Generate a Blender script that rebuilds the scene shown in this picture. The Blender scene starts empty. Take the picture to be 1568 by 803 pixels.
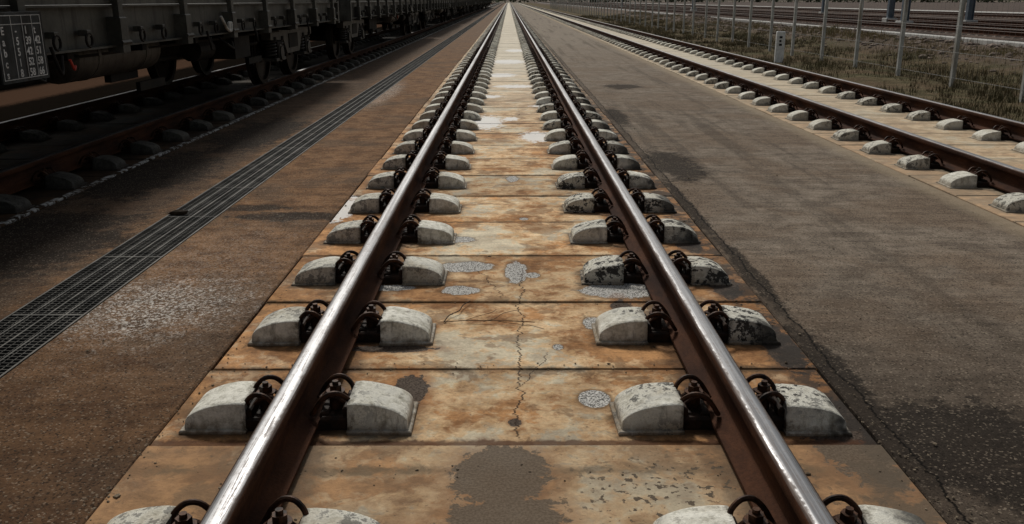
import bpy, bmesh, math, random
import numpy as np
from mathutils import Vector, Matrix, noise as mn
random.seed(4); rng=np.random.default_rng(4)
scene=bpy.context.scene
COL=scene.collection
TC=0.022; SP=0.826; LEN=520.0; LC=-4.58; RC=4.63

# ------------------------------------------------------------------ node helpers
class N:
    def __init__(s,name,rough=0.8,metal=0.0,spec=0.12):
        s.m=bpy.data.materials.new(name); s.m.use_nodes=True
        s.t=s.m.node_tree; s.b=s.t.nodes["Principled BSDF"]
        s.b.inputs["Roughness"].default_value=rough
        s.b.inputs["Metallic"].default_value=metal
        s.b.inputs["Specular IOR Level"].default_value=spec
        s.g=s.t.nodes.new("ShaderNodeNewGeometry"); s.pos=s.g.outputs["Position"]
        sx=s.t.nodes.new("ShaderNodeSeparateXYZ"); s.t.links.new(s.pos,sx.inputs[0])
        s.x,s.y,s.z=sx.outputs
    def setin(s,sock,v):
        if isinstance(v,bpy.types.NodeSocket): s.t.links.new(v,sock)
        elif isinstance(v,(tuple,list)):
            if sock.type=='RGBA' and len(v)==3: v=(*v,1)
            sock.default_value=v
        else: sock.default_value=v
    def M(s,op,a,b=0.0,c=0.0,clamp=False):
        n=s.t.nodes.new("ShaderNodeMath"); n.operation=op; n.use_clamp=clamp
        for i,v in enumerate((a,b,c)): s.setin(n.inputs[i],v)
        return n.outputs[0]
    def V(s,op,a,b=(0,0,0)):
        n=s.t.nodes.new("ShaderNodeVectorMath"); n.operation=op
        s.setin(n.inputs[0],a); s.setin(n.inputs[1],b)
        return n.outputs["Value"] if op=='LENGTH' else n.outputs["Vector"]
    def noise(s,scale=1.0,detail=6,rough=0.6,st=(1,1,1),off=(0,0,0),dist=0.0):
        v=s.pos if st==(1,1,1) else s.V('MULTIPLY',s.pos,st)
        if off!=(0,0,0): v=s.V('ADD',v,off)
        n=s.t.nodes.new("ShaderNodeTexNoise"); s.t.links.new(v,n.inputs["Vector"])
        n.inputs["Scale"].default_value=scale; n.inputs["Detail"].default_value=min(detail,5)
        n.inputs["Roughness"].default_value=rough; n.inputs["Distortion"].default_value=dist
        return n.outputs["Fac"]
    def vor(s,scale,feature='F1'):
        n=s.t.nodes.new("ShaderNodeTexVoronoi"); n.feature=feature
        s.t.links.new(s.pos,n.inputs["Vector"]); n.inputs["Scale"].default_value=scale
        return n.outputs["Distance"],n.outputs.get("Color")
    def sm(s,v,a,b,o0=0.0,o1=1.0):
        n=s.t.nodes.new("ShaderNodeMapRange"); n.interpolation_type='SMOOTHSTEP'
        s.setin(n.inputs[0],v); n.inputs[1].default_value=a; n.inputs[2].default_value=b
        n.inputs[3].default_value=o0; n.inputs[4].default_value=o1
        return n.outputs[0]
    def mix(s,f,a,b,mode='MIX'):
        n=s.t.nodes.new("ShaderNodeMix"); n.data_type='RGBA'; n.blend_type=mode
        s.setin(n.inputs[0],f); s.setin(n.inputs[6],a); s.setin(n.inputs[7],b)
        return n.outputs[2]
    def mul(s,c,f):
        n=s.t.nodes.new("ShaderNodeVectorMath"); n.operation='SCALE'
        s.setin(n.inputs[0],c if isinstance(c,bpy.types.NodeSocket) else tuple(c)); s.setin(n.inputs[3],f)
        return n.outputs[0]
    def blob(s,x,y,rx,ry,n,k=1.2,soft=0.12):
        return s.sm(s.blobs([(x,y,rx,ry)],n,k,0),1-soft,1+soft,1.0,0.0)
    def blobs(s,L,n,k,soft):
        m=None
        for g in L:
            v=s.V('SUBTRACT',s.pos,(g[0],g[1],0)); v=s.V('MULTIPLY',v,(1/g[2],1/g[3],0)); l=s.V('LENGTH',v)
            m=l if m is None else s.M('MINIMUM',m,l)
        return s.M('MULTIPLY_ADD',s.M('SUBTRACT',n,0.5),k*2,m)
    def bump(s,h,strength=0.5,dist=0.01):
        n=s.t.nodes.new("ShaderNodeBump"); n.inputs["Strength"].default_value=strength
        n.inputs["Distance"].default_value=dist; s.t.links.new(h,n.inputs["Height"])
        s.t.links.new(n.outputs[0],s.b.inputs["Normal"])
    def color(s,c,sat=1.0,val=1.0):
        if sat!=1.0 or val!=1.0:
            h=s.t.nodes.new("ShaderNodeHueSaturation"); h.inputs["Saturation"].default_value=sat; h.inputs["Value"].default_value=val
            s.setin(h.inputs["Color"],c); c=h.outputs[0]
        s.setin(s.b.inputs["Base Color"],c)
    def rough(s,r): s.setin(s.b.inputs["Roughness"],r)
    def metal(s,r): s.setin(s.b.inputs["Metallic"],r)

# ------------------------------------------------------------------ materials
def slab_mat(name,kind):
    s=N(name,0.85)
    n1=s.noise(1.6,5,0.68); n2=s.noise(5,5,0.72,off=(3,7,0)); n3=s.noise(70,4,0.75); n5=s.noise(14,5,0.72,dist=0.6)
    nst=s.noise(7,4,0.65,st=(0.25,1.6,1),off=(1,2,0))
    c=s.mix(s.sm(n2,0.38,0.60),(0.25,0.18,0.105),(0.56,0.465,0.305))
    c=s.mix(s.sm(n1,0.52,0.40,0,0.5),c,(0.41,0.37,0.28))
    xc={'mid':TC,'left':LC,'right':RC}[kind]
    ax=s.M('ABSOLUTE',s.M('SUBTRACT',s.x,xc))
    rr=s.M('ADD',n1,s.sm(ax,0.2,1.1,0.0,0.14))
    rr=s.M('MULTIPLY_ADD',n5,0.45,rr)
    rust=s.M('MULTIPLY',s.sm(rr,0.69,0.83),s.sm(s.y,7,20,0.9,0.4))
    c=s.mix(rust,c,s.mix(s.sm(n2,0.3,0.7),(0.14,0.056,0.016),(0.43,0.200,0.062)))
    edge=s.M('MULTIPLY',s.sm(rr,0.64,0.70),s.sm(rr,0.72,0.80,1.0,0.0))
    c=s.mix(s.M('MULTIPLY',edge,0.4),c,(0.50,0.26,0.085))
    n7=s.noise(3.3,5,0.62,off=(13,5,0),dist=0.4)
    st=s.M('MULTIPLY',s.sm(n7,0.56,0.60),s.sm(s.y,12,18,0.6,0.1))
    c=s.mix(st,c,(0.15,0.085,0.04))
    pw=s.t.nodes.new("ShaderNodeTexWhiteNoise"); pw.noise_dimensions='1D'
    s.setin(pw.inputs["W"],s.M('FLOOR',s.M('DIVIDE',s.M('SUBTRACT',s.y,3.33),SP)))
    c=s.mul(c,s.M('MULTIPLY_ADD',pw.outputs[0],0.34,0.83))
    fr=s.M('FRACT',s.M('DIVIDE',s.M('SUBTRACT',s.y,3.33),SP))
    jd=s.M('MULTIPLY',s.M('MINIMUM',fr,s.M('SUBTRACT',1.0,fr)),SP)
    jm=s.M('MULTIPLY',s.sm(s.M('MULTIPLY_ADD',s.M('SUBTRACT',n5,0.5),0.14,jd),0.0,0.045,0.85,0.0),s.sm(n2,0.35,0.55))
    c=s.mix(jm,c,(0.06,0.038,0.018))
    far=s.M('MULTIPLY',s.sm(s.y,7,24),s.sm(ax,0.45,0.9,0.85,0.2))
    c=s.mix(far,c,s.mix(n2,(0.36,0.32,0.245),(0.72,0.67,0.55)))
    fy=s.M('SUBTRACT',s.M('FRACT',s.M('ADD',s.M('DIVIDE',s.M('SUBTRACT',s.y,2.8825),SP),0.5)),0.5)
    dy=s.M('SUBTRACT',s.M('MULTIPLY',s.M('ABSOLUTE',fy),SP),0.122)
    ar=s.M('ABSOLUTE',s.M('SUBTRACT',ax,.7535))
    dx=s.M('SUBTRACT',ar,0.385)
    hd=s.M('MULTIPLY_ADD',s.M('SUBTRACT',n5,0.5),0.18,s.M('MAXIMUM',dx,dy))
    c=s.mix(s.sm(hd,-0.01,0.06,0.78,0.0),c,(0.05,0.029,0.014))  # grime round the shoulder blocks, with contact shade put into the colour
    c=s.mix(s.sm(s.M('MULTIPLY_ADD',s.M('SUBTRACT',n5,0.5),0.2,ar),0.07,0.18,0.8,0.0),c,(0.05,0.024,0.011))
    c=s.mul(c,s.M('MULTIPLY_ADD',nst,0.9,0.60))
    c=s.mul(c,s.M('MULTIPLY_ADD',n3,1.0,0.56))
    sp=s.sm(s.noise(42,3,0.6,off=(11,0,0)),0.65,0.71)
    c=s.mix(s.M('MULTIPLY',sp,.65),c,(0.05,0.032,0.02))
    if kind=='mid':
        G_=[(0.04,4.66,.06,.20),(-.23,4.76,.15,.10),(-.25,4.34,.10,.07),(.40,3.86,.06,.085),
            (.56,4.34,.20,.13),(.21,3.57,.024,.032),(.125,4.60,.04,.05),(-.62,4.38,.14,.05),(.03,7.3,.05,.12),(-.3,5.35,.09,.07),(.1,5.9,.03,.04)]
        gc=s.mix(s.sm(s.noise(150,2,0.6),.38,.6),(0.06,0.056,0.05),(0.52,0.505,0.47))
        dd=s.M('MINIMUM',s.blobs(G_,n5,0.5,0),s.blobs([(0.32,3.05,.060,.078)],n5,0.12,0))
        c=s.mix(s.sm(dd,1.0,1.3,0.65,0.0),c,(0.08,0.045,0.02))
        c=s.mix(s.sm(dd,0.95,1.02,1.0,0.0),c,gc)
        W_=[(-.27,10.9,.2,.6),(.29,9.7,.16,.4),(.02,11.2,.1,.2),(-1.19,6.2,.09,.4),(-.4,13.9,.3,.25),(.1,15.6,.35,.3),(-.15,18,.3,.5),(.5,12.6,.2,.15),(-.45,8.2,.06,.2),(0,22,.4,.8),(.2,27,.3,.8)]
        dd=s.blobs(W_,n5,1.3,0)
        c=s.mix(s.sm(dd,0.8,1.1,.9,0.0),c,(0.72,0.71,0.68))
        D_=[(-.03,2.47,.15,.20),(.0,2.22,.17,.14),(-.14,2.02,.28,.18),(-.38,3.12,.07,.17),(.46,2.9,.05,.1),(1.15,2.75,.14,.35),(1.17,3.6,.08,.3),(.02,2.86,.024,.03),(1.12,4.4,.08,.2),(1.1,5.25,.08,.2),(.55,4.0,.06,.2),(-.5,3.55,.2,.04)]
        dd=s.blobs(D_,n5,0.8,0)
        c=s.mix(s.sm(dd,1.0,1.6,0.5,0.0),c,(0.20,0.085,0.03))
        c=s.mix(s.sm(dd,0.95,1.03,0.95,0.0),c,s.mix(s.sm(s.noise(120,2,0.6),.35,.65),(0.018,0.013,0.010),(0.080,0.062,0.048)))
        bd=s.M('ABSOLUTE',s.M('SUBTRACT',s.M('MULTIPLY_ADD',s.M('SUBTRACT',n5,.5),.07,s.y),2.70))
        c=s.mix(s.sm(bd,.012,.035,.85,0.0),c,(0.07,0.028,0.012))
        fm=s.M('MULTIPLY',s.sm(s.noise(34,3,0.5,off=(9,0,0)),0.60,0.63),s.blob(.55,2.35,.42,.25,n5,.5,.4))
        c=s.mix(fm,c,(0.02,0.016,0.012))
        tar=s.M('MULTIPLY',s.sm(s.M('MULTIPLY_ADD',s.M('SUBTRACT',n5,.5),.5,s.x),1.00,1.16),s.sm(n2,0.42,0.52))
        c=s.mix(s.M('MULTIPLY',tar,.88),c,(0.026,0.021,0.017))
        def crack(c,x0,sl,y0,y1,w,amp,off):
            nz=s.noise(4,5,0.78,st=(0,1,0),off=(off,0,0))
            cx=s.M('SUBTRACT',s.M('SUBTRACT',s.M('SUBTRACT',s.x,x0),s.M('MULTIPLY',s.M('SUBTRACT',s.y,y0),sl)),s.M('MULTIPLY',s.M('SUBTRACT',nz,0.5),amp))
            cm=s.M('MULTIPLY',s.sm(s.M('ABSOLUTE',cx),w,w*2.5,0.92,0.0),s.M('MULTIPLY',s.sm(s.y,y0,y0+.04),s.sm(s.y,y1-.1,y1,1.0,0.0)))
            return s.mix(cm,c,(0.03,0.016,0.008))
        c=crack(c,0.03,0.02,2.72,4.75,.0020,.2,0)
        c=crack(c,0.05,0.32,3.15,3.55,.0013,.15,3)
        c=crack(c,-.02,-.30,4.2,4.85,.0015,.2,7)
        c=s.mix(s.sm(s.y,2.66,2.69,0.30,0.0),c,(0.25,0.185,0.12))
    if kind=='left':
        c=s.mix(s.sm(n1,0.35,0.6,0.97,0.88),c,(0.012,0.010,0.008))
        wm=s.M('MULTIPLY',s.sm(s.M('ABSOLUTE',s.M('SUBTRACT',s.x,LC+1.2)),0.012,0.04,1.0,0.0),s.sm(n5,0.48,0.55))
        c=s.mix(wm,c,(0.50,0.50,0.48))
    if kind=='right':
        c=s.mix(0.45,c,s.mix(n2,(0.32,0.265,0.18),(0.60,0.52,0.39)))
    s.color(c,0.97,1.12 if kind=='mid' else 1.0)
    s.rough(s.sm(n1,0.3,0.7,0.72,0.9))
    s.bump(s.M('MULTIPLY_ADD',n3,0.5,n5),0.6,0.008)
    return s.m

def apron_mat(name,kind):
    s=N(name,0.9,0,0.06)
    n1=s.noise(0.9,5,0.68,off=(5,1,0)); n2=s.noise(4.5,5,0.72); n3=s.noise(95,3,0.8); n5=s.noise(12,5,0.72,dist=0.5)
    nb=s.noise(2.6,5,0.7,off=(8,3,0))
    nst=s.noise(9,4,0.7,st=(0.16,1.6,1)); n6=s.noise(230,2,0.7)
    if kind=='right':
        c=s.mix(s.sm(n2,0.32,0.66),(0.125,0.098,0.074),(0.25,0.203,0.155))
        c=s.mix(s.sm(n1,0.42,0.60,0,0.6),c,(0.15,0.103,0.067))
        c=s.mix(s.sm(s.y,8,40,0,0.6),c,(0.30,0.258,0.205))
        tr=s.noise(1.8,4,0.6,st=(2.2,0.08,1),off=(2,0,0))
        c=s.mix(s.sm(tr,0.52,0.66,0,0.5),c,(0.075,0.06,0.046))
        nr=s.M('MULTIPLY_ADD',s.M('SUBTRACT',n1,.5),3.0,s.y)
        c=s.mix(s.sm(nr,2.2,5.2,0.76,0.0),c,(0.052,0.037,0.026))  # near end darkened in the colour, a painted corner vignette
        D=[(1.50,2.72,.42,.33),(1.75,2.45,.40,.20),(1.30,3.3,.09,.5),(1.50,8.0,.24,.8),(1.32,4.6,.05,.8),(1.40,11.5,.12,.9),(1.30,6.3,.05,1.0),(1.95,15.6,.3,.5)]
    else:
        c=s.mix(s.sm(n2,0.32,0.66),(0.115,0.058,0.027),(0.265,0.142,0.066))
        c=s.mix(s.sm(n1,0.46,0.62,0,0.55),c,(0.10,0.072,0.050))
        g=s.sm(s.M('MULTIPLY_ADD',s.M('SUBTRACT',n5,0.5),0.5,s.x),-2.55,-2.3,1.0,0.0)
        c=s.mix(s.M('MULTIPLY',g,s.sm(n1,0.3,0.6,0.95,0.6)),c,s.mix(n2,(0.020,0.017,0.014),(0.078,0.058,0.044)))  # grey-brown left of the grate, wagon shade painted into the tone
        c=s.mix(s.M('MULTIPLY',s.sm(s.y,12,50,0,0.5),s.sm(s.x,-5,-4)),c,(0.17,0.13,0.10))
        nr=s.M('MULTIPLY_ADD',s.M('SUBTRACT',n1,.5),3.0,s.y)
        c=s.mix(s.sm(nr,2.0,5.2,0.66,0.0),c,(0.046,0.025,0.014))  # corner vignette painted in: apron colour darkens towards the camera
        D=[(-1.5,6.0,.42,.13),(-1.85,6.25,.35,.10),(-3.1,7.6,.5,1.2),(-2.8,10,.4,1.4),(-3.0,5.3,.6,.8)]
    dd=s.M('MULTIPLY_ADD',s.M('SUBTRACT',nb,.5),1.8,s.blobs(D,n5,0.9,0))
    c=s.mix(s.sm(dd,0.75,1.2,.84,0.0),c,(0.020,0.016,0.013))
    if kind=='left':
        sp=s.M('MAXIMUM',s.blob(-1.73,4.15,.36,.40,n5,1.4,.8),s.M('MULTIPLY',s.blob(-1.7,4.7,.40,1.0,n5,1.4,.8),.25))
        sp=s.M('MAXIMUM',sp,s.M('MULTIPLY',s.blob(-2.0,14.5,.2,1.8,n5,1.2,.5),.8))
        spk=s.M('MULTIPLY',sp,s.sm(s.noise(60,4,0.85,off=(0,5,0)),0.49,0.57))
        c=s.mix(s.M('MULTIPLY',spk,.95),c,(0.64,0.60,0.54))
    _,vc=s.vor(150)
    hs=s.t.nodes.new("ShaderNodeSeparateColor"); s.t.links.new(vc,hs.inputs[0])
    c=s.mix(s.M('MULTIPLY',s.sm(hs.outputs[0],0.86,0.98),0.32),c,(0.42,0.34,0.25))
    c=s.mix(s.M('MULTIPLY',s.sm(hs.outputs[1],0.80,0.95),0.7),c,(0.015,0.012,0.009))
    c=s.mul(c,s.M('MULTIPLY_ADD',n3,1.3,0.35))
    c=s.mul(c,s.M('MULTIPLY_ADD',nst,1.1,0.45))
    if kind=='right':
        cx=s.M('SUBTRACT',s.M('SUBTRACT',s.x,1.325),s.M('MULTIPLY',s.M('SUBTRACT',s.noise(2.5,5,0.8,st=(0,1,0)),0.5),0.14))
        c=s.mix(s.sm(s.M('ABSOLUTE',cx),0.002,0.008,0.95,0.0),c,(0.006,0.005,0.004))
        strip=s.M('MULTIPLY',s.sm(cx,-0.01,0.0,0.7,0.0),s.sm(n2,0.35,0.6))
        c=s.mix(strip,c,(0.04,0.03,0.022))
        c=s.mix(s.M('MULTIPLY',s.sm(s.M('MULTIPLY_ADD',n5,0.3,s.x),3.28,3.52),.6),c,(0.34,0.27,0.18))
    else:
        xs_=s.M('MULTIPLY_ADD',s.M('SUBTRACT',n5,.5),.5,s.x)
        c=s.mix(s.sm(s.x,-5.8,-5.6,0.97,0.0),c,s.mix(s.M('MULTIPLY',s.sm(xs_,-8.4,-8.1),s.sm(xs_,-7.3,-7.0,1,0)),(0.006,0.005,0.004),(0.075,0.042,0.026)))  # shade beyond the left track painted near black, lit strip kept brown
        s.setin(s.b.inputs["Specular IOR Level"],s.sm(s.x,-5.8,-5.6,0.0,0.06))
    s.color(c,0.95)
    s.bump(s.M('MULTIPLY_ADD',n6,0.5,n3),0.8,0.006)
    return s.m

def hump_mat(name,kind):
    s=N(name,0.85)
    n1=s.noise(3.1,4,0.6); n2=s.noise(22,5,0.75,off=(4,4,4)); n3=s.noise(110,3,0.75)
    c=s.mix(s.sm(n2,0.3,0.62),(0.44,0.42,0.345),(0.80,0.78,0.69))
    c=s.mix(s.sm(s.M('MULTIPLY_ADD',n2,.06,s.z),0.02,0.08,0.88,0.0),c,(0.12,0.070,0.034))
    c=s.mix(s.sm(n1,0.50,0.68,0,0.55),c,(0.34,0.275,0.18))
    dr=s.noise(30,4,0.7,st=(1,1,0.1),off=(0,0,4))
    c=s.mix(s.sm(dr,0.54,0.68,0,0.5),c,(0.12,0.10,0.075))
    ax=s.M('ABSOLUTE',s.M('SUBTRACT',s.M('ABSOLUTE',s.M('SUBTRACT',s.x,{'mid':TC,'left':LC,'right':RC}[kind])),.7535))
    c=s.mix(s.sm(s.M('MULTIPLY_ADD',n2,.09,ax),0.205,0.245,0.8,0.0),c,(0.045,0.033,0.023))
    bm=s.M('MULTIPLY',s.sm(s.M('MULTIPLY_ADD',n3,0.12,n2),0.56,0.61),s.sm(s.noise(1.15,3,0.5,off=(7.3,1,2)),0.44,0.54))
    bm=s.M('MULTIPLY',bm,s.sm(s.x,-0.6,0.4,0.7,1.0))
    rs=s.M('MULTIPLY',s.sm(s.M('MULTIPLY_ADD',n2,.3,s.x),1.14,1.26),s.sm(n1,.40,.48))
    if kind=='mid': bm=s.M('MAXIMUM',bm,s.M('MULTIPLY',rs,.9))
    c=s.mix(s.M('MULTIPLY',bm,.95),c,(0.018,0.016,0.015))
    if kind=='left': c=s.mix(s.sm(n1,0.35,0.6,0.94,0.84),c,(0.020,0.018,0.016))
    if kind=='right': c=s.mix(0.25,c,(0.5,0.47,0.39))
    c=s.mul(c,s.M('MULTIPLY_ADD',n3,0.6,0.72))
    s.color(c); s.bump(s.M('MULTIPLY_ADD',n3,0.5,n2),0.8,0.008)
    return s.m

def simple(name,c1,c2,scale=8,rough=0.7,metal=0.0,fine=60,bump=0.3,spec=0.15,bd=0.004,streak=None):
    s=N(name,rough,metal,spec)
    n=s.noise(scale,5,0.65); f=s.noise(fine,3,0.6)
    c=s.mix(s.sm(n,0.3,0.7),c1,c2); c=s.mul(c,s.M('MULTIPLY_ADD',f,0.8,0.6))
    if streak: 
        t=s.noise(10,5,0.6,st=(1,1,0.12)); c=s.mix(s.sm(t,0.50,0.66,0,0.75),c,streak)
    s.color(c)
    if bump: s.bump(f,bump,bd)
    return s.m

def rail_side():
    s=N("rail_rust",0.85,0.0,0.1)
    n=s.noise(5,5,0.7,st=(1,0.4,2)); f=s.noise(90,4,0.75)
    c=s.mix(s.sm(n,0.3,0.7),(0.024,0.010,0.006),(0.080,0.032,0.015))
    c=s.mul(c,s.M('MULTIPLY_ADD',f,1.3,0.35)); s.color(c); s.bump(f,0.6,0.004); return s.m
def rail_top():
    s=N("rail_running_steel",0.3,1.0,0.5)
    n=s.noise(6,5,0.7,st=(8,0.08,1)); f=s.noise(60,5,0.75,st=(4,0.10,1)); n2=s.noise(40,4,0.7); n4=s.noise(7,5,0.7,st=(2,.7,1))
    c=s.mix(s.sm(n,0.35,0.65),(0.17,0.17,0.175),(0.40,0.405,0.415))
    pit=s.sm(s.M('MULTIPLY_ADD',n2,0.4,f),0.68,0.84)
    m=None
    for xc in (TC,LC,RC):
        a=s.M('ABSOLUTE',s.M('SUBTRACT',s.M('ABSOLUTE',s.M('SUBTRACT',s.x,xc)),.7535)); m=a if m is None else s.M('MINIMUM',m,a)
    ed=s.sm(s.M('MULTIPLY_ADD',s.M('SUBTRACT',s.M('MULTIPLY_ADD',n2,.5,n4),.75),.035,m),.020,.029)
    pit=s.M('MAXIMUM',s.M('MULTIPLY',pit,.65),ed)
    c=s.mix(s.M('MULTIPLY',pit,.85),c,s.mix(n2,(0.04,0.024,0.016),(0.13,0.095,0.075))); s.color(c)
    s.metal(s.sm(pit,0,1,1.0,0.25)); s.rough(s.M('MULTIPLY_ADD',pit,.25,s.M('MULTIPLY_ADD',f,0.35,0.22))); s.bump(n2,0.14,0.002); return s.m
def rail_edge():
    s=N("rail_head_edge",0.6,0.3,0.25)
    n=s.noise(9,5,0.75,st=(3,0.4,3)); c=s.mix(s.sm(n,0.4,0.65),(0.038,0.018,0.010),(0.12,0.09,0.075)); s.color(c); return s.m

MS={k:slab_mat("concrete_slab_"+k,k) for k in('mid','left','right')}
MH={k:hump_mat("shoulder_concrete_"+k,k) for k in('mid','left','right')}
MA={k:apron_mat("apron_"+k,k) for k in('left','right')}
M_rs,M_rt,M_re=rail_side(),rail_top(),rail_edge()
M_clip=simple("clip_rusty_steel",(0.010,0.0065,0.005),(0.080,0.034,0.016),26,0.55,0.2,120,0.4)
M_plate=simple("plate_black",(0.006,0.005,0.004),(0.036,0.018,0.010),20,0.65,0.0,120,0.3)
M_ol=simple("olive_wagon_paint",(0.028,0.027,0.022),(0.080,0.078,0.065),3,0.5,0.0,30,0.2,0.3,streak=(0.013,0.009,0.007))
M_un=simple("underframe_grime",(0.006,0.0055,0.005),(0.022,0.018,0.014),4,0.7,0.0,40,0.4)
M_tank=simple("tank_paint",(0.030,0.027,0.022),(0.085,0.078,0.066),4,0.5,spec=.3,streak=(0.014,0.011,0.008))
M_bog=simple("bogie_paint",(0.028,0.026,0.022),(0.10,0.094,0.082),7,0.5,0.2,spec=.35,streak=(0.014,0.011,0.008))
M_wh=simple("wheel_steel",(0.012,0.010,0.009),(0.050,0.036,0.027),6,0.5,0.4,40,0.3)
M_gr=simple("grate_galvanised",(0.030,0.030,0.028),(0.12,0.115,0.105),6,0.5,0.35,50,0.1)
M_ch=simple("channel_black",(0.004,0.004,0.004),(0.010,0.009,0.008),6,0.9)
M_post=simple("fence_post_paint",(0.36,0.36,0.33),(0.54,0.54,0.51),5,0.6,0.0,50,0.2,streak=(0.22,0.18,0.13))
M_wire=simple("fence_wire",(0.2,0.2,0.2),(0.35,0.35,0.34),5,0.5,0.5)
M_white=simple("white_paint",(0.62,0.62,0.60),(0.8,0.8,0.78),12,0.5)
M_chalk=simple("worn_chalk_white",(0.45,0.45,0.43),(0.8,0.8,0.78),14,0.8)
M_black=simple("black_paint",(0.01,0.01,0.01),(0.02,0.02,0.02),12,0.5)
M_board=simple("board_grey",(0.022,0.025,0.025),(0.06,0.065,0.065),7,0.6,streak=(0.012,0.010,0.008))
M_red=simple("red_paint",(0.3,0.03,0.02),(0.45,0.05,0.03),12,0.5)
M_mast=simple("mast_galvanised_blue",(0.10,0.125,0.15),(0.17,0.20,0.235),3,0.6,0.2)
M_kerb=simple("kerb_concrete",(0.34,0.335,0.315),(0.52,0.51,0.48),3,0.8)
M_earth=simple("earth",(0.085,0.07,0.05),(0.16,0.13,0.095),1.2,0.95,0,20,0.8,bd=0.03)
M_yard=simple("yard_ballast",(0.040,0.029,0.024),(0.12,0.088,0.071),0.35,0.95,0,9,0.9,bd=0.04)
M_rock=simple("rock",(0.08,0.059,0.048),(0.25,0.20,0.165),3,0.9,0,25,0.6)
M_wall=simple("dark_wall",(0.02,0.018,0.016),(0.045,0.04,0.035),1,0.9)
M_grit=simple("grit",(0.04,0.028,0.018),(0.25,0.20,0.14),40,0.9)
M_twig=simple("twig_bark",(0.03,0.02,0.012),(0.06,0.04,0.025),12,0.8)
M_leafm=simple("distant_foliage",(0.03,0.04,0.02),(0.07,0.08,0.04),0.4,0.9,0,2,0.8)
def verge_mat():
    s=N("verge_soil_grass",0.95,0,.05)
    n=s.noise(0.7,5,0.7); f=s.noise(18,5,0.75); d=s.noise(3.2,5,0.7)
    c=s.mix(s.sm(n,0.38,0.6),(0.12,0.083,0.050),(0.080,0.072,0.036))
    c=s.mix(s.sm(d,0.45,0.65,0,.7),c,(0.18,0.143,0.085))
    c=s.mix(s.sm(s.M('MULTIPLY_ADD',d,3.0,s.x),11.6,13.0),c,s.mix(n,(0.08,0.057,0.043),(0.18,0.14,0.108)))
    c=s.mul(c,s.M('MULTIPLY_ADD',f,1.6,0.12)); s.color(c); s.bump(f,0.9,0.04); return s.m
def grass_mat():
    s=N("grass_blade",0.85)
    n=s.noise(0.9,5,0.7); f=s.noise(23,3,0.7,off=(2,2,2))
    c=s.mix(s.sm(n,0.44,0.66),(0.215,0.168,0.088),(0.095,0.096,0.040))
    c=s.mix(s.sm(f,0.50,0.65),c,(0.33,0.27,0.16)); c=s.mul(c,s.sm(s.z,-0.05,0.16,0.4,1.05)); s.color(c); return s.m
M_verge,M_grass=verge_mat(),grass_mat()

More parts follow.
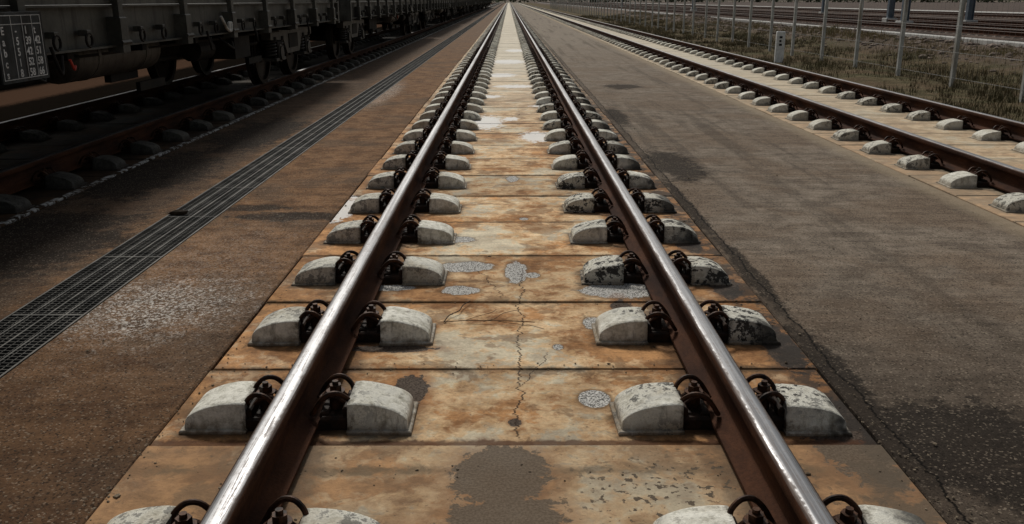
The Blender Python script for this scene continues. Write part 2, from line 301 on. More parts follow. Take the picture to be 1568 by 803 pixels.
# ------------------------------------------------------------------ mesh helpers
def mkobj(name,verts,faces,mats,mi=None,parent=None,smooth=None):
    me=bpy.data.meshes.new(name); me.from_pydata([tuple(v) for v in verts],[],[tuple(f) for f in faces])
    for m in (mats if isinstance(mats,(list,tuple)) else [mats]): me.materials.append(m)
    if mi is not None: me.polygons.foreach_set("material_index",list(mi))
    if smooth is not None:
        me.polygons.foreach_set("use_smooth",[True]*len(me.polygons)); me.set_sharp_from_angle(angle=math.radians(smooth))
    me.update(); o=bpy.data.objects.new(name,me); COL.objects.link(o)
    if parent: o.parent=parent
    return o
class G:
    def __init__(s): s.v=[];s.f=[];s.m=[]
    def add(s,v,f,m=0):
        b=len(s.v); s.v.extend([tuple(p) for p in v]); s.f.extend([tuple(i+b for i in q) for q in f]); s.m.extend([m]*len(f))
    def box(s,x0,x1,y0,y1,z0,z1,m=0,bev=0.0):
        if bev<=0:
            v=[(x0,y0,z0),(x1,y0,z0),(x1,y1,z0),(x0,y1,z0),(x0,y0,z1),(x1,y0,z1),(x1,y1,z1),(x0,y1,z1)]
            f=[(0,3,2,1),(4,5,6,7),(0,1,5,4),(1,2,6,5),(2,3,7,6),(3,0,4,7)]
        else:
            b=bev
            v=[(x0,y0,z0),(x1,y0,z0),(x1,y1,z0),(x0,y1,z0),(x0,y0,z1-b),(x1,y0,z1-b),(x1,y1,z1-b),(x0,y1,z1-b),
               (x0+b,y0+b,z1),(x1-b,y0+b,z1),(x1-b,y1-b,z1),(x0+b,y1-b,z1)]
            f=[(0,3,2,1),(0,1,5,4),(1,2,6,5),(2,3,7,6),(3,0,4,7),(4,5,9,8),(5,6,10,9),(6,7,11,10),(7,4,8,11),(8,9,10,11)]
        s.add(v,f,m)
    def cyl(s,p0,p1,r,n=16,m=0,r1=None,cap=True):
        p0=Vector(p0);p1=Vector(p1);d=(p1-p0).normalized(); r1=r if r1 is None else r1
        a=d.orthogonal().normalized(); b=d.cross(a)
        v=[];
        for p,rr in((p0,r),(p1,r1)):
            for i in range(n):
                t=2*math.pi*i/n; v.append(p+a*math.cos(t)*rr+b*math.sin(t)*rr)
        f=[(i,(i+1)%n,n+(i+1)%n,n+i) for i in range(n)]
        if cap: f+= [tuple(range(n))[::-1],tuple(range(n,2*n))]
        s.add(v,f,m)
    def tube(s,pts,r,n=8,m=0,closed=False):
        pts=[Vector(p) for p in pts]; v=[];K=len(pts); prev=None
        for i,p in enumerate(pts):
            if closed: d=(pts[(i+1)%K]-pts[i-1])
            else: d=(pts[min(i+1,K-1)]-pts[max(i-1,0)])
            d.normalize()
            a=d.orthogonal() if prev is None else prev-d*prev.dot(d)
            a.normalize(); prev=a; b=d.cross(a)
            for j in range(n):
                t=2*math.pi*j/n; v.append(p+a*math.cos(t)*r+b*math.sin(t)*r)
        f=[]
        for i in range(K if closed else K-1):
            k=(i+1)%K
            for j in range(n): f.append((i*n+j,i*n+(j+1)%n,k*n+(j+1)%n,k*n+j))
        if not closed: f+=[tuple(range(n))[::-1],tuple(range((K-1)*n,K*n))]
        s.add(v,f,m)
    def lathe(s,axis_pt,prof,n=28,m=0,axis='x'):
        v=[];c=Vector(axis_pt)
        for a,r in prof:
            for i in range(n):
                t=2*math.pi*i/n
                v.append(c+(Vector((a,r*math.cos(t),r*math.sin(t))) if axis=='x' else Vector((r*math.cos(t),a,r*math.sin(t)))))
        f=[]
        for k in range(len(prof)-1):
            for i in range(n): f.append((k*n+i,k*n+(i+1)%n,(k+1)*n+(i+1)%n,(k+1)*n+i))
        f+=[tuple(range(n)),tuple(range((len(prof)-1)*n,len(prof)*n))[::-1]]
        s.add(v,f,m)
    def poly(s,pts,x0,x1,m=0):
        n=len(pts); v=[(x0,y,z) for y,z in pts]+[(x1,y,z) for y,z in pts]
        f=[tuple(range(n)),tuple(range(n,2*n))[::-1]]+[(i,n+i,n+(i+1)%n,(i+1)%n) for i in range(n)]
        s.add(v,f,m)
    def obj(s,name,mats,parent=None,smooth=None): return mkobj(name,s.v,s.f,mats,s.m,parent,smooth)
def catmull(P,k=4):
    P=[Vector(p) for p in P]; out=[]
    Q=[P[0]*2-P[1]]+P+[P[-1]*2-P[-2]]
    for i in range(1,len(Q)-2):
        a,b,c,d=Q[i-1:i+3]
        for j in range(k):
            t=j/k; out.append(0.5*((2*b)+(c-a)*t+(2*a-5*b+4*c-d)*t*t+(3*b-a-3*c+d)*t**3))
    out.append(P[-1]); return out
def replicate(name,tmpl,offs,mats,parent=None,smooth=None,jit=0.0,flipx=None,lump=0.0):
    tv=np.array(tmpl.v); n=len(tv); V=[];F=[];Mi=[]
    for k,o in enumerate(offs):
        v=tv.copy()
        if lump:
            ph=rng.uniform(0,6.28,3); v[:,2]*=1+lump*(np.sin(v[:,0]*31+ph[0])*np.sin(v[:,1]*27+ph[1]))
            v[:,0]*=1+rng.normal(0,.02)
        if flipx is not None and flipx[k]<0: v[:,0]*=-1
        if jit:
            a=rng.normal(0,jit); c,sn=math.cos(a),math.sin(a)
            x=v[:,0]*c-v[:,1]*sn; y=v[:,0]*sn+v[:,1]*c; v[:,0]=x; v[:,1]=y
            v[:,2]*=1+rng.normal(0,0.025); v[:,1]+=rng.normal(0,0.004)
        V.append(v+np.array(o)); rev=flipx is not None and flipx[k]<0
        F+=[tuple(i+k*n for i in (f[::-1] if rev else f)) for f in tmpl.f]; Mi+=tmpl.m
    return mkobj(name,np.concatenate(V).tolist(),F,mats,Mi,parent,smooth)

# ------------------------------------------------------------------ track
prof=[(-.075,0),(-.075,.011),(-.035,.020),(-.012,.033),(-.009,.045),(-.009,.115),(-.014,.124),(-.034,.131),(-.036,.136),(-.036,.158),(-.034,.165),(-.028,.1700),
      (-.012,.172),(.012,.172),(.028,.1700),(.034,.165),(.036,.158),(.036,.136),(.034,.131),(.014,.124),(.009,.115),(.009,.045),(.012,.033),(.035,.020),(.075,.011),(.075,0)]
def rail(name,xc,parent,y0=-3,y1=LEN,zb=.024):
    n=len(prof); ys=list(np.arange(y0,40,1.5))+[60,100,200,y1]
    v=[(xc+a,y,zb+z) for y in ys for a,z in prof]; f=[];m=[]
    for k in range(len(ys)-1):
        for i in range(n):
            j=(i+1)%n; f.append((k*n+i,k*n+j,(k+1)*n+j,(k+1)*n+i)); m.append(1 if i in(11,12,13) else (2 if i in (10,14) else 0))
    f.append(tuple(range(n))); m.append(0)
    return mkobj(name,v,[q[::-1] for q in f],[M_rs,M_rt,M_re],m,parent,smooth=40)
def hump_t(nu=12):
    g=G(); W=.205; D=.215; st=[(0,0.0),(0.002,.955),(0.006,.99),(.013,1.0),(D-.013,1.0),(D-.006,.99),(D-.002,.955),(D,0.0)]
    us=[0]+[W*math.sin(math.pi/2*i/nu)for i in range(nu+1)]+[W+.004]
    v=[]
    for k,(y,sc) in enumerate(st):
        for i,u in enumerate(us):
            last=i==len(us)-1
            zz=.030+.073*math.sqrt(max(0,1-(min(u,W)/W)**2)) if 0<i and not last else 0.0
            if i==1: zz-=.003
            z=zz*sc if sc>0 else (0.010 if (i>0 and not last) else 0)
            v.append((u,y+(0.010 if 0<k<4 else -0.010 if 4<=k<7 else 0),z))
    n=len(us); f=[]
    for k in range(len(st)-1):
        for i in range(n-1): f.append((k*n+i,k*n+i+1,(k+1)*n+i+1,(k+1)*n+i))
    g.add(v,[q[::-1] for q in f]); 
    g.box(-.004,.220,-.014,D+.016,-.004,.010,0,.004)
    return g
def clip_t(detail=True):
    g=G()
    g.box(0.0,.098,.02,.195,0,.045,0,.008); g.box(-.002,.03,.04,.175,.03,.058,0,.006)
    g.box(.078,.099,.03,.185,.04,.078,0,.006)
    c=.1075
    if detail:
        half=[(-.03,-.066,.050),(-.022,-.078,.062),(0.0,-.080,.098),(.03,-.078,.126),(.065,-.072,.128),(.094,-.060,.104),(.100,-.044,.080),(.088,-.030,.066),
              (.06,-.027,.088),(.03,-.027,.100),(.004,-.022,.086),(-.008,0,.078)]
        pts=half+[(a,-b,z) for a,b,z in half[-2::-1]]
        g.tube([(a,b+c,z) for a,b,z in catmull(pts,3)],.0088,8,1)
        g.cyl((.045,c,.04),(.045,c,.104),.024,12,1); g.cyl((.045,c,.104),(.045,c,.109),.033,14,1)
        g.cyl((.045,c,.109),(.045,c,.131),.022,6,1); g.cyl((.045,c,.131),(.045,c,.144),.011,8,1)
    else:
        for s_ in (-.06,.06):
            g.tube([(-.02,c+s_,.05),(.02,c+s_,.115),(.07,c+s_,.12),(.1,c+s_,.06)],.009,4,1)
        g.box(.02,.07,c-.03,c+.03,.045,.125,1)
    return g
HT=hump_t(); HTl=hump_t(5); CT=clip_t(); CTl=clip_t(False)
def track(xc,kind):
    e=bpy.data.objects.new("railway_track",None); COL.objects.link(e)
    rail("rail_a",xc-.7535,e); rail("rail_b",xc+.7535,e)
    g=G(); kmax=int((LEN-3.33)/SP)
    js=[3.33+SP*k for k in range(0,kmax)]
    pre=[-3+0.9*i for i in range(5)]+[1.72,2.68]+js if kind=='mid' else [3.33+SP*k for k in range(-8,0)]+js
    for i in range(len(pre)-1):
        a,b=pre[i],pre[i+1]; dz=random.uniform(-.003,.003) if a<60 else 0; dx=random.uniform(-.006,.006)
        if a<2.6 and kind=='mid': dz=.008
        g.box(xc-1.225+dx,xc+1.225+dx,a+.004,b-.004,-.16,dz,0,.006)
    g.obj("slab_panels",MS[kind],e)
    g=G(); g.box(xc-1.21,xc+1.21,-3,LEN,-.2,-.018); g.obj("joint_filler",M_ch,e)
    hy=[2.775+SP*k for k in range(-4,int((LEN-4)/SP))]
    near=[y for y in hy if y<70]; far=[y for y in hy if y>=70]
    places=[(xc-.7535+.078,1),(xc-.7535-.078,-1),(xc+.7535-.078,-1),(xc+.7535+.078,1)]
    for nm,T,ys,off,mats,sm_ in (("shoulder_blocks",HT,near,.098,[MH[kind]],38),("shoulder_blocks_far",HTl,far,.098,[MH[kind]],38)):
        replicate(nm,T,[(x+d*off,y,0.001) for y in ys for x,d in places],mats,e,sm_,.014 if ys is near else 0,[d for y in ys for x,d in places],.025 if ys is near else 0)
    nc=[y for y in hy if y<(26 if kind=='mid' else 20)]; fc=[y for y in hy if y>=(26 if kind=='mid' else 20) and y<300]
    replicate("clips",CT,[(x,y,0.001) for y in nc for x,d in places],[M_plate,M_clip],e,40,.02,[d for y in nc for x,d in places])
    replicate("clips_far",CTl,[(x,y,0.001) for y in fc for x,d in places],[M_plate,M_clip],e,None,0,[d for y in fc for x,d in places])
    g=G()
    for y in hy:
        for r in(-.7535,.7535): g.box(xc+r-.085,xc+r+.085,y+.02,y+.195,-.003,.0238)
    g.obj("rail_pads",M_plate,e)
    return e
track(TC,'mid'); track(LC,'left'); track(RC,'right')

# ------------------------------------------------------------------ aprons, drain
def slab(name,x0,x1,z,mat,y0=-6,y1=LEN):
    g=G(); g.box(x0,x1,y0,y1,z-.18,z,0,.006); return g.obj(name,mat)
SX=-10.15
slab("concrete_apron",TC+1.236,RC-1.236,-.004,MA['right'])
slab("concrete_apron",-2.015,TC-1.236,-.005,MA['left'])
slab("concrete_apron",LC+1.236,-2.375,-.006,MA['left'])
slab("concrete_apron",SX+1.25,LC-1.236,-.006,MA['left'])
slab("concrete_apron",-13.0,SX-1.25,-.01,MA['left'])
g=G(); 
y=-6
while y<LEN: g.box(-13.3,-13.0,y+.01,y+5.99,-.2,2.6,0,.02); y+=6
g.box(-13.36,-12.94,-6,LEN,2.602,2.72,0,.02); g.obj("added_backdrop_wall",M_wall)  # added dark wall, screens off the bright ground seen beneath the wagons
dr=bpy.data.objects.new("drain_grate",None); COL.objects.link(dr)
g=G(); g.box(-2.374,-2.016,-4,LEN,-.17,-.12); g.obj("channel",M_ch,dr)
g=G(); g.box(-2.373,-2.364,-4,200,-.10,-.004); g.box(-2.026,-2.017,-4,200,-.10,-.004)
for i in range(1,10):
    x=-2.362+i*.0334; g.box(x-.0015,x+.0015,-1,90,-.04,-.0085)
for x in(-2.278,-2.195,-2.112): g.box(x-.004,x+.004,-1,120,-.04,-.006)
y=1.0
while y<60:
    w=.0016
    g.box(-2.361,-2.029,y-w,y+w,-.02,-.0065); y+=.034 if y<25 else .068
for k in range(80):
    yy=1+k*1.0; g.box(-2.361,-2.029,yy-.005,yy+.005,-.05,-.0055)
g.obj("bars",M_gr,dr)

# ------------------------------------------------------------------ ground, verge, yard
g=G(); g.add([(-3000,-3000,-.26),(3000,-3000,-.26),(3000,3000,-.26),(-3000,3000,-.26)],[(0,1,2,3)]); g.obj("ground",M_earth)
def vh(x,y):
    h=.05*mn.noise(Vector((x*.6,y*.4,0)))+.02*mn.noise(Vector((x*2.5,y*2.5,3)))
    m=max(0,1-abs(x-12.6)/3.0); h+=.45*m*m*(3-2*m)*(.7+.5*mn.noise(Vector((x*.3,y*.12,9))))
    t=min(1,max(0,(x-RC-1.24)/.6)); return -.05+h*t
xs=list(np.linspace(RC+1.238,9.5,16))+list(np.linspace(9.9,16.25,26)); ys=list(np.arange(2,60,.45))+list(np.arange(60,160,2.0))+[200,300,LEN]
v=[(x,y,vh(x,y)) for y in ys for x in xs]; n=len(xs)
f=[(k*n+i,k*n+i+1,(k+1)*n+i+1,(k+1)*n+i) for k in range(len(ys)-1) for i in range(n-1)]
mkobj("grass_verge_ground",v,f,M_verge,None,None,60)
g=G()
y=2
while y<LEN:
    L=1.0 if y<90 else 10; g.box(16.25,16.75,y+.006,y+L-.006,-.2,.12,0,.015); y+=L
g.obj("kerb",M_kerb)
g=G(); g.add([(16.75,0,-.02),(400,0,-.02),(400,900,-.02),(16.75,900,-.02)],[(0,1,2,3)]); g.obj("yard_ground",M_yard)
g=G(); g.box(33,36.5,5,LEN,-.1,.0,0); g.box(52,62,5,LEN,-.1,.005,0); g.obj("service_path",M_kerb)

V=[];F=[]
def blade(x,y,h,w,z0):
    a=random.uniform(0,6.28); l=random.uniform(.1,.8)*h; b=len(V)
    cx,sy=math.cos(a),math.sin(a); dx,dy=-sy*w,cx*w
    V.extend([(x-dx,y-dy,z0-.01),(x+dx,y+dy,z0-.01),(x+cx*l*.4+dx*.7,y+sy*l*.4+dy*.7,z0+h*.6),(x+cx*l*.4-dx*.7,y+sy*l*.4-dy*.7,z0+h*.6),(x+cx*l,y+sy*l,z0+h)])
    F.append((b,b+1,b+2,b+3)); F.append((b+3,b+2,b+4))
cnt=0
while cnt<12000:
    y=9+ (random.random()**1.6)*80; x=random.uniform(RC+1.3,12.5) if random.random()<.85 else random.uniform(9,16)
    dns=mn.noise(Vector((x*.8,y*.45,5)))+.35*mn.noise(Vector((x*3,y*3,1)))
    if x<RC+1.7: dns-=.25
    if dns<random.uniform(-.4,.25): cnt+=0.25; continue
    z=vh(x,y); hh=random.uniform(.04,.13)*(1+max(0,dns)*1.6)
    for _ in range(7 if y<40 else 5): blade(x+random.gauss(0,.05),y+random.gauss(0,.05),hh*random.uniform(.6,1.3),random.uniform(.003,.006)*(1 if y<30 else 2),z)
    cnt+=1
mkobj("grass",V,F,M_grass)
bm=bmesh.new(); bmesh.ops.create_icosphere(bm,subdivisions=1,radius=1); ico=np.array([v.co[:] for v in bm.verts]); icf=[tuple(v.index for v in f.verts) for f in bm.faces]; bm.free()
V=[];F=[]
for k in range(2600):
    y=12+random.random()**1.4*80; x=min(16,max(10.2,random.gauss(13.2,1.3))); r=random.uniform(.02,.10)*(1.5 if random.random()<.06 else 1)
    v=ico*(1+rng.normal(0,.16,(len(ico),1)))*np.array([random.uniform(.7,1.3),random.uniform(.7,1.3),random.uniform(.45,.8)])*r
    b=len(V); v=v+np.array([x,y,vh(x,y)+r*.15]); V+=v.tolist(); F+=[tuple(i+b for i in f) for f in icf]
mkobj("rubble",V,F,M_rock)
V=[];F=[]
for k in range(3800):
    q=random.random(); y=1.9+random.random()**1.8*14
    if q<.25: x=random.gauss(1.30,.06)
    elif q<.4: x=random.gauss(-1.22,.04)
    elif q<.6: x=random.uniform(-1.2,1.2); y=3.33+SP*random.randint(-1,10)+random.gauss(0,.03)
    elif q<.7: x=random.choice((-.73,.775))+random.gauss(0,.12)
    elif q<.85: x=random.uniform(1.3,3.4)
    else: x=random.uniform(-3.3,-1.2)
    if -2.38<x<-2.01: continue
    r=random.uniform(.0012,.004)*(2 if random.random()<.05 else 1)
    v=ico*(1+rng.normal(0,.2,(len(ico),1)))*np.array([random.uniform(.7,1.5),random.uniform(.7,1.5),.6])*r
    b=len(V); v=v+np.array([x,y,r*.4+(.008 if (y<2.68 and abs(x)<1.22) else .0)]); V+=v.tolist(); F+=[tuple(i+b for i in f) for f in icf]
mkobj("loose_grit",V,F,M_grit)

# fence
fe=bpy.data.objects.new("wire_fence",None); COL.objects.link(fe)
g=G(); 
yp=[4.5+2.3*k for k in range(0,75)]
for y in yp:
    lean=random.uniform(-.03,.03); g.box(7.81+lean,7.88+lean,y-.035,y+.035,-.1,2.45,0,.01)
g.obj("posts",M_post,fe)
g=G()
for z in (.12,.55,1.0,1.45,1.9,2.35): g.cyl((7.80,2,z),(7.80,176,z),.003,5)
y=4.5
while y<40:
    g.cyl((7.80,y,.08),(7.80,y,2.36),.0014,3,0,None,False); y+=.16
g.obj("wires",M_wire,fe)
mp=bpy.data.objects.new("distance_marker_post",None); COL.objects.link(mp)
g=G(); g.box(6.54,6.75,22.35,22.43,-.1,.70,0,.02); g.obj("post_body",M_white,mp)
g=G(); 
for i,z in enumerate((.56,.47,.38)): g.box(6.61,6.68-.02*(i%2),22.343,22.349,z-.025,z+.025,0)
g.obj("numerals",M_black,mp)
def mast(x,y):
    e=bpy.data.objects.new("catenary_mast",None); COL.objects.link(e); g=G()
    g.box(x-.35,x+.35,y-.35,y+.35,-.1,.35,1,.03)
    g.box(x-.16,x+.16,y-.012,y+.012,.35,7.4,0)
    for s_ in(-1,1): g.box(x+s_*.17-.012,x+s_*.17+.012,y-.14,y+.14,.35,7.4,0)
    g.cyl((x-.1,y,6.0),(x-3,y,6.4),.04,8); g.cyl((x-.1,y,7.1),(x-3,y,6.45),.03,8); g.cyl((x-3,y,6.2),(x-3,y,6.6),.05,8)
    g.obj("mast_body",[M_mast,M_kerb],e)
for x,y in((26,52),(21.5,50),(24,58),(30,88),(22,110),(28,140),(22,180),(38,62)): mast(x,y)
for xc in (20.0,24.5,29.3,41.0,46.0):
    e=bpy.data.objects.new("railway_track",None); COL.objects.link(e)
    g=G(); g.box(xc-1.6,xc+1.6,5,LEN,-.1,.06,0,.05)
    g.obj("ballast_bed",M_yard,e)
    g=G()
    for k in range(300): g.box(xc-1.25,xc+1.25,8+k*.65,8.25+k*.65,.0,.09,0,.02)
    g.obj("sleepers",M_rock,e)
    rail("rail_a",xc-.7535,e,6,LEN,.09); rail("rail_b",xc+.7535,e,6,LEN,.09)

g=G()
def tw(a,b,r,w=.02):
    pts=[a]; 
    for t in(.25,.5,.75): pts.append((a[0]+(b[0]-a[0])*t+random.uniform(-w,w),a[1]+(b[1]-a[1])*t+random.uniform(-w,w),a[2]+(b[2]-a[2])*t+.004))
    pts.append(b); g.tube(catmull(pts,3),r,5)
tw((-.30,3.86,.006),(.12,3.84,.012),.0018,.012); tw((-.3,3.86,.006),(-.19,4.14,.012),.0026,.01); tw((-.12,3.85,.01),(.05,3.99,.02),.0011)
tw((-.05,3.86,.01),(.16,3.76,.008),.0011); tw((-.2,3.87,.01),(-.06,3.98,.025),.0011)
g.obj("dry_twig",M_twig)
bmv=ico*np.array([.07,.03,.022])*(1+rng.normal(0,.12,(len(ico),1)))+np.array([-2.30,6.05,.012]); mkobj("stone",bmv.tolist(),icf,M_twig,None,None)

# ------------------------------------------------------------------ wagon
WL=18.4; HW=1.40
def hose(g,pts,r=.018,m=0): g.tube(catmull(pts,4),r,7,m)
def wagon_parts():
    P=[]
    g=G()
    for s_ in(-1,1):
        X=s_*HW; o=s_*.075
        g.box(min(X-o,X-o+s_*.012),max(X-o,X-o+s_*.012),.15,WL-.15,1.08,1.38)
        g.box(min(X-o,X),max(X-o,X),.15,WL-.15,1.065,1.08); g.box(min(X-o,X),max(X-o,X),.15,WL-.15,1.38,1.395)
        g.box(min(X-s_*.055,X-s_*.012),max(X-s_*.055,X-s_*.012),.2,WL-.2,1.397,2.02)
        for z in(1.55,1.75,1.93): g.box(min(X-s_*.012,X+s_*.008),max(X-s_*.012,X+s_*.008),.2,WL-.2,z,z+.035)
        y=.9
        while y<WL-.5:
            g.box(min(X-s_*.07,X+s_*.055),max(X-s_*.07,X+s_*.055),y-.07,y+.07,1.02,1.30,0,.01)
            g.box(min(X-s_*.01,X+s_*.04),max(X-s_*.01,X+s_*.04),y-.045,y+.045,1.25,2.08,0,.01)
            g.cyl((X+s_*.05,y-.09,1.10),(X+s_*.05,y+.09,1.10),.02,8,0)
            for dy in (.45,.95):
                if y+dy<WL-.3:
                    g.tube([(X+s_*.015,y+dy+.05*math.cos(t),1.14+.05*math.sin(t)) for t in np.linspace(0,6.28,13)[:-1]],.010,6,1,True)
                    g.box(min(X-s_*.05,X+s_*.02),max(X-s_*.05,X+s_*.02),y+dy-.03,y+dy+.03,1.17,1.215,0,.005)
            y+=1.52
    g.box(-HW+.08,HW-.08,.1,WL-.1,1.30,1.385)
    for ye in(.1,WL-.1): g.box(-HW,HW,ye-.05,ye+.05,1.02,1.42); g.box(-HW+.06,HW-.06,ye-.02,ye+.02,1.42,2.0)
    P.append(("body",g,[M_ol,M_un],None))
    g=G()
    for s_ in(-.35,.35): g.poly([(.2,1.3),(.2,1.02),(4.6,1.0),(6.0,.72),(WL-6,.72),(WL-4.6,1.0),(WL-.2,1.02),(WL-.2,1.3)],s_-.07,s_+.07)
    y=3.6
    while y<WL-3: g.box(-HW+.08,HW-.08,y-.05,y+.05,1.0,1.298); y+=1.4
    for s_ in(-1,1):
        for yy in(5.2,9.4,13.0):
            g.box(s_*1.0-.03,s_*1.0+.03,yy-.3,yy+.3,.72,1.0); g.box(s_*1.15-.02,s_*1.15+.02,yy-.02,yy+.6,.62,.70)
        g.cyl((s_*.95,4.2,.84),(s_*.95,WL-4.2,.84),.022,8); g.cyl((s_*1.2,3.9,1.0),(s_*1.2,WL-3.9,1.0),.018,8)
        g.box(s_*1.12-.14,s_*1.12+.14,12.1,12.75,.74,1.02,0,.02); g.box(s_*.9-.1,s_*.9+.1,5.6,6.4,.66,.98,0,.02)
        g.cyl((s_*1.1,11.0,.9),(s_*1.1,11.5,.9),.12,14,0)
    P.append(("underframe",g,[M_un],None))
    g=G(); g.lathe((1.02,8.1,.985),[(0,.08),(.02,.16),(.06,.195),(1.75,.195),(1.79,.16),(1.81,.08)],24,0,'y')
    for yy in(8.5,9.5): g.lathe((1.02,yy,.985),[(0,.2),(.05,.2)],24,0,'y')
    g.lathe((-.9,10.5,.97),[(0,.08),(.02,.16),(.9,.16),(.92,.08)],20,0,'y')
    P.append(("air_tank",g,[M_tank],40))
    for bn,yb in(("bogie_front",WL-2.47),("bogie_rear",2.35)):
        g=G()
        for dy in(-.95,.95):
            yy=yb+dy
            g.cyl((-.95,yy,.656),(.95,yy,.656),.08,14,1)
            for s_ in(-1,1):
                xi=s_*.7535
                pr=[(-.035,.20),(-.065,.14),(-.03,.15),(-.012,.40),(-.065,.425),(-.075,.485),(-.045,.487),(-.04,.462),(.065,.458),(.07,.40),(.02,.39),(.018,.15),(.05,.13),(.05,.10)]
                pr=[(a*s_,r) for a,r in pr]; g.lathe((xi,yy,.656),pr,36,1)
                xo=s_*1.0
                g.cyl((xo-.12*s_,yy,.656),(xo+.10*s_,yy,.656),.13,18,2); g.cyl((xo+.10*s_,yy,.656),(xo+.125*s_,yy,.656),.10,18,2)
                g.box(xo-.10,xo+.10,yy-.30,yy+.30,.545,.59,2,.01); g.box(xo-.09,xo+.09,yy-.15,yy+.15,.60,.84,0,.02)
                for q in(-.22,.22):
                    g.tube([(xo+.075*math.cos(t),yy+q+.075*math.sin(t),.60+.235*t/(2*math.pi*5)) for t in np.linspace(0,2*math.pi*5,60)],.016,6,2)
                    g.cyl((xo,yy+q,.835),(xo,yy+q,.90),.095,14,0)
                for q in(-1,1): g.box(xi-.05,xi+.05,yy+q*.50-.03,yy+q*.50+.03,.50,.82,0,.01)
        for s_ in(-1,1):
            xo=s_*1.0
            g.poly([(yb-1.4,.86),(yb-1.4,.98),(yb-.5,1.0),(yb+.5,1.0),(yb+1.4,.98),(yb+1.4,.86),(yb+.62,.84),(yb+.42,.62),(yb-.42,.62),(yb-.62,.84)],xo-.07,xo+.07,2)
            g.cyl((xo*.4,yb,1.0),(xo*.8,yb,.9),.12,12,0)
            g.box(xo+.07*s_-.012,xo+.07*s_+.012,yb-.3,yb+.3,.70,.92,0,.005)
        g.box(-1.05,1.05,yb-.22,yb+.22,.72,.95,0,.02); g.cyl((0,yb,.95),(0,yb,1.1),.25,18,0)
        P.append((bn,g,[M_un,M_wh,M_bog],35))
    g=G()
    for ye,s_ in((.05,-1),(WL-.05,1)):
        for x in(-.875,.875):
            g.lathe((x,ye,1.20),[(0,.14),(.22*s_,.13),(.22*s_,.085),(.50*s_,.085),(.51*s_,.2),(.56*s_,.225),(.58*s_,.20)],22,0,'y')
        g.tube([(0,ye,1.12),(0,ye+.3*s_,1.02),(0,ye+.5*s_,1.05)],.03,8)
        hose(g,[(.35,ye,1.1),(.38,ye+.25*s_,.85),(.3,ye+.4*s_,.75),(.2,ye+.5*s_,.95)],.022)
    P.append(("buffers",g,[M_un],40))
    g=G(); X=HW+.03
    for y in(7.3,10.6,12.4,15.4):
        hose(g,[(X,y,1.12),(X+.02,y+.03,.98),(X,y+.12,.93),(X-.03,y+.2,1.05)],.012)
    for y in (6.9,11.2): g.tube([(X-.1,y,1.05),(X+.02,y,.96),(X+.02,y+.22,.90),(X-.02,y+.3,.98)],.012,6)
    P.append(("hooks",g,[M_un],None))
    g=G(); hose(g,[(X+.02,11.05,1.26),(X+.03,11.1,1.20),(X+.02,11.25,1.12),(X+.02,11.38,1.10),(X+.02,11.42,1.17)],.016)
    g.box(X-.0,X+.02,11.33,11.46,1.10,1.20,0,.01); P.append(("lever",g,[M_post],None))
    g=G(); hose(g,[(X,7.55,1.02),(X+.01,7.58,.95),(X,7.62,.97)],.01); P.append(("red_tag",g,[M_red],None))
    return P
cache=None
def wagon(y0,xc):
    global cache
    e=bpy.data.objects.new("freight_wagon",None); COL.objects.link(e); e.location=(xc,y0,0)
    if cache is None: cache=[(n,g.obj(n,m,None,sm_)) for n,g,m,sm_ in wagon_parts()]; src=cache; 
    else:
        src=[]
        for n,o in cache:
            q=bpy.data.objects.new(n,o.data); COL.objects.link(q); src.append((n,q))
    for n,o in src: o.parent=e
    return e
w0=wagon(-1.0,LC)
for k in range(1,9): wagon(-1.0+19.6*k,LC)
for k in range(0,7): wagon(-3.0+19.6*k,SX)
bx=HW+.075
g=G(); g.box(bx,bx+.012,6.55,7.12,.93,1.36,0,.003); g.obj("load_board",M_board,w0)
g=G()
for yy in(6.57,6.73,6.86,6.98,7.09): g.box(bx+.0125,bx+.0145,yy-.002,yy+.002,.95,1.34)
for z in(.952,1.285,1.338): g.box(bx+.0125,bx+.0148,6.57,7.09,z-.002,z+.002)
g.obj("board_lines",M_chalk,w0)
def text(t,y,z,size):
    c=bpy.data.curves.new("t",'FONT'); c.body=t; c.size=size; c.extrude=.001; c.offset=.0012
    o=bpy.data.objects.new("board_text",c); COL.objects.link(o)
    o.parent=w0; o.rotation_euler=(math.pi/2,0,math.pi/2); o.location=(bx+.0145,y,z); o.data.materials.append(M_chalk)
rows=[("E","-","1","t"),("a","5","39","42"),("b","5","42","51"),("c","1","52","58"),("s","8","58","66")]
for i,r in enumerate(rows):
    for j,t in enumerate(r): text(t,(6.60,6.76,6.875,6.99)[j],1.225-.066*i,.068)

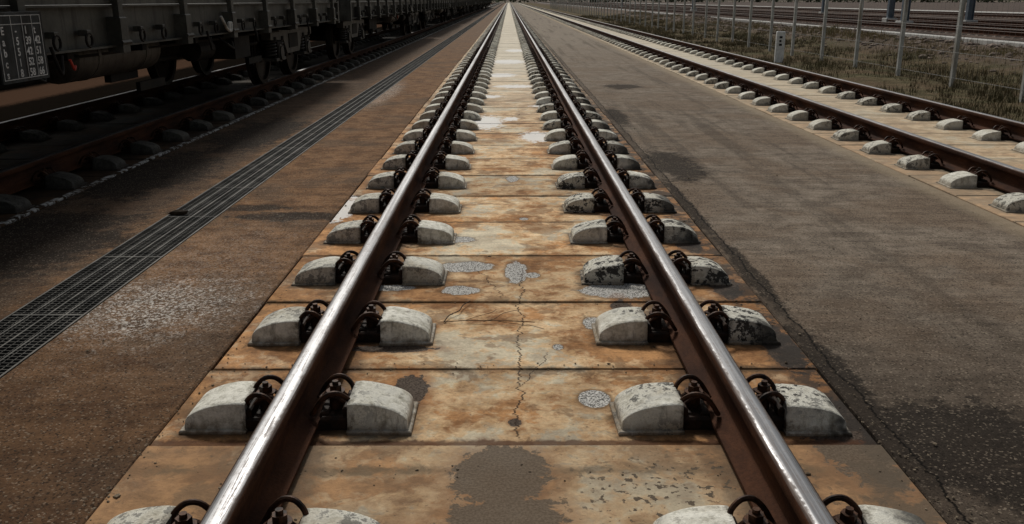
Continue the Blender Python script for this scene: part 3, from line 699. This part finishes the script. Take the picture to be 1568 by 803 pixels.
e=bpy.data.objects.new("railway_track",None); COL.objects.link(e)
rail("rail_a",SX-.7535,e); rail("rail_b",SX+.7535,e)
g=G(); g.box(SX-1.24,SX+1.24,-6,LEN,-.16,-.008,0,.005); g.obj("slab",MS['left'],e)

V=[];F=[]
for k in range(26000):
    a=random.uniform(-1.3,1.3); R=random.uniform(620,680); x=R*math.sin(a); y=R*math.cos(a)
    top=9+6*mn.noise(Vector((a*14,0,0)))+3*mn.noise(Vector((a*60,3,0))); z=random.random()*max(3,top); s_=random.uniform(.8,2.0)
    b=len(V); 
    for _ in range(3): V.append((x+random.uniform(-s_,s_),y+random.uniform(-s_,s_),z+random.uniform(-s_,s_)))
    F.append((b,b+1,b+2))
mkobj("distant_trees",V,F,M_leafm)

# ------------------------------------------------------------------ light, sky, camera
el,az=math.radians(46),math.radians(-14)
w=bpy.data.worlds.new("World"); scene.world=w; w.use_nodes=True; nt=w.node_tree
sky=nt.nodes.new("ShaderNodeTexSky"); sky.sky_type='NISHITA'; sky.sun_disc=False; sky.sun_elevation=el; sky.sun_rotation=az
sky.air_density=1.5; sky.dust_density=4.0
hs=nt.nodes.new("ShaderNodeHueSaturation"); hs.inputs["Saturation"].default_value=0.4
nt.links.new(sky.outputs[0],hs.inputs["Color"]); nt.links.new(hs.outputs[0],nt.nodes["Background"].inputs[0]); nt.nodes["Background"].inputs[1].default_value=0.053
sd=bpy.data.lights.new("sun",'SUN'); sd.energy=2.2; sd.angle=math.radians(8); sd.color=(1,.96,.89)
so=bpy.data.objects.new("sun",sd); COL.objects.link(so)
d=Vector((math.sin(az)*math.cos(el),math.cos(az)*math.cos(el),math.sin(el)))
so.rotation_euler=d.to_track_quat('Z','Y').to_euler()
cd=bpy.data.cameras.new("camera"); cam=bpy.data.objects.new("camera",cd); COL.objects.link(cam)
cam.location=(0,0,1.43); cam.rotation_euler=(math.radians(90-16.4),0,math.radians(-.21)); cd.lens=31.29; cd.sensor_width=36; cd.clip_end=5000; cd.clip_start=.05
scene.camera=cam
scene.view_settings.view_transform='Standard'; scene.view_settings.look='None'; scene.view_settings.exposure=0
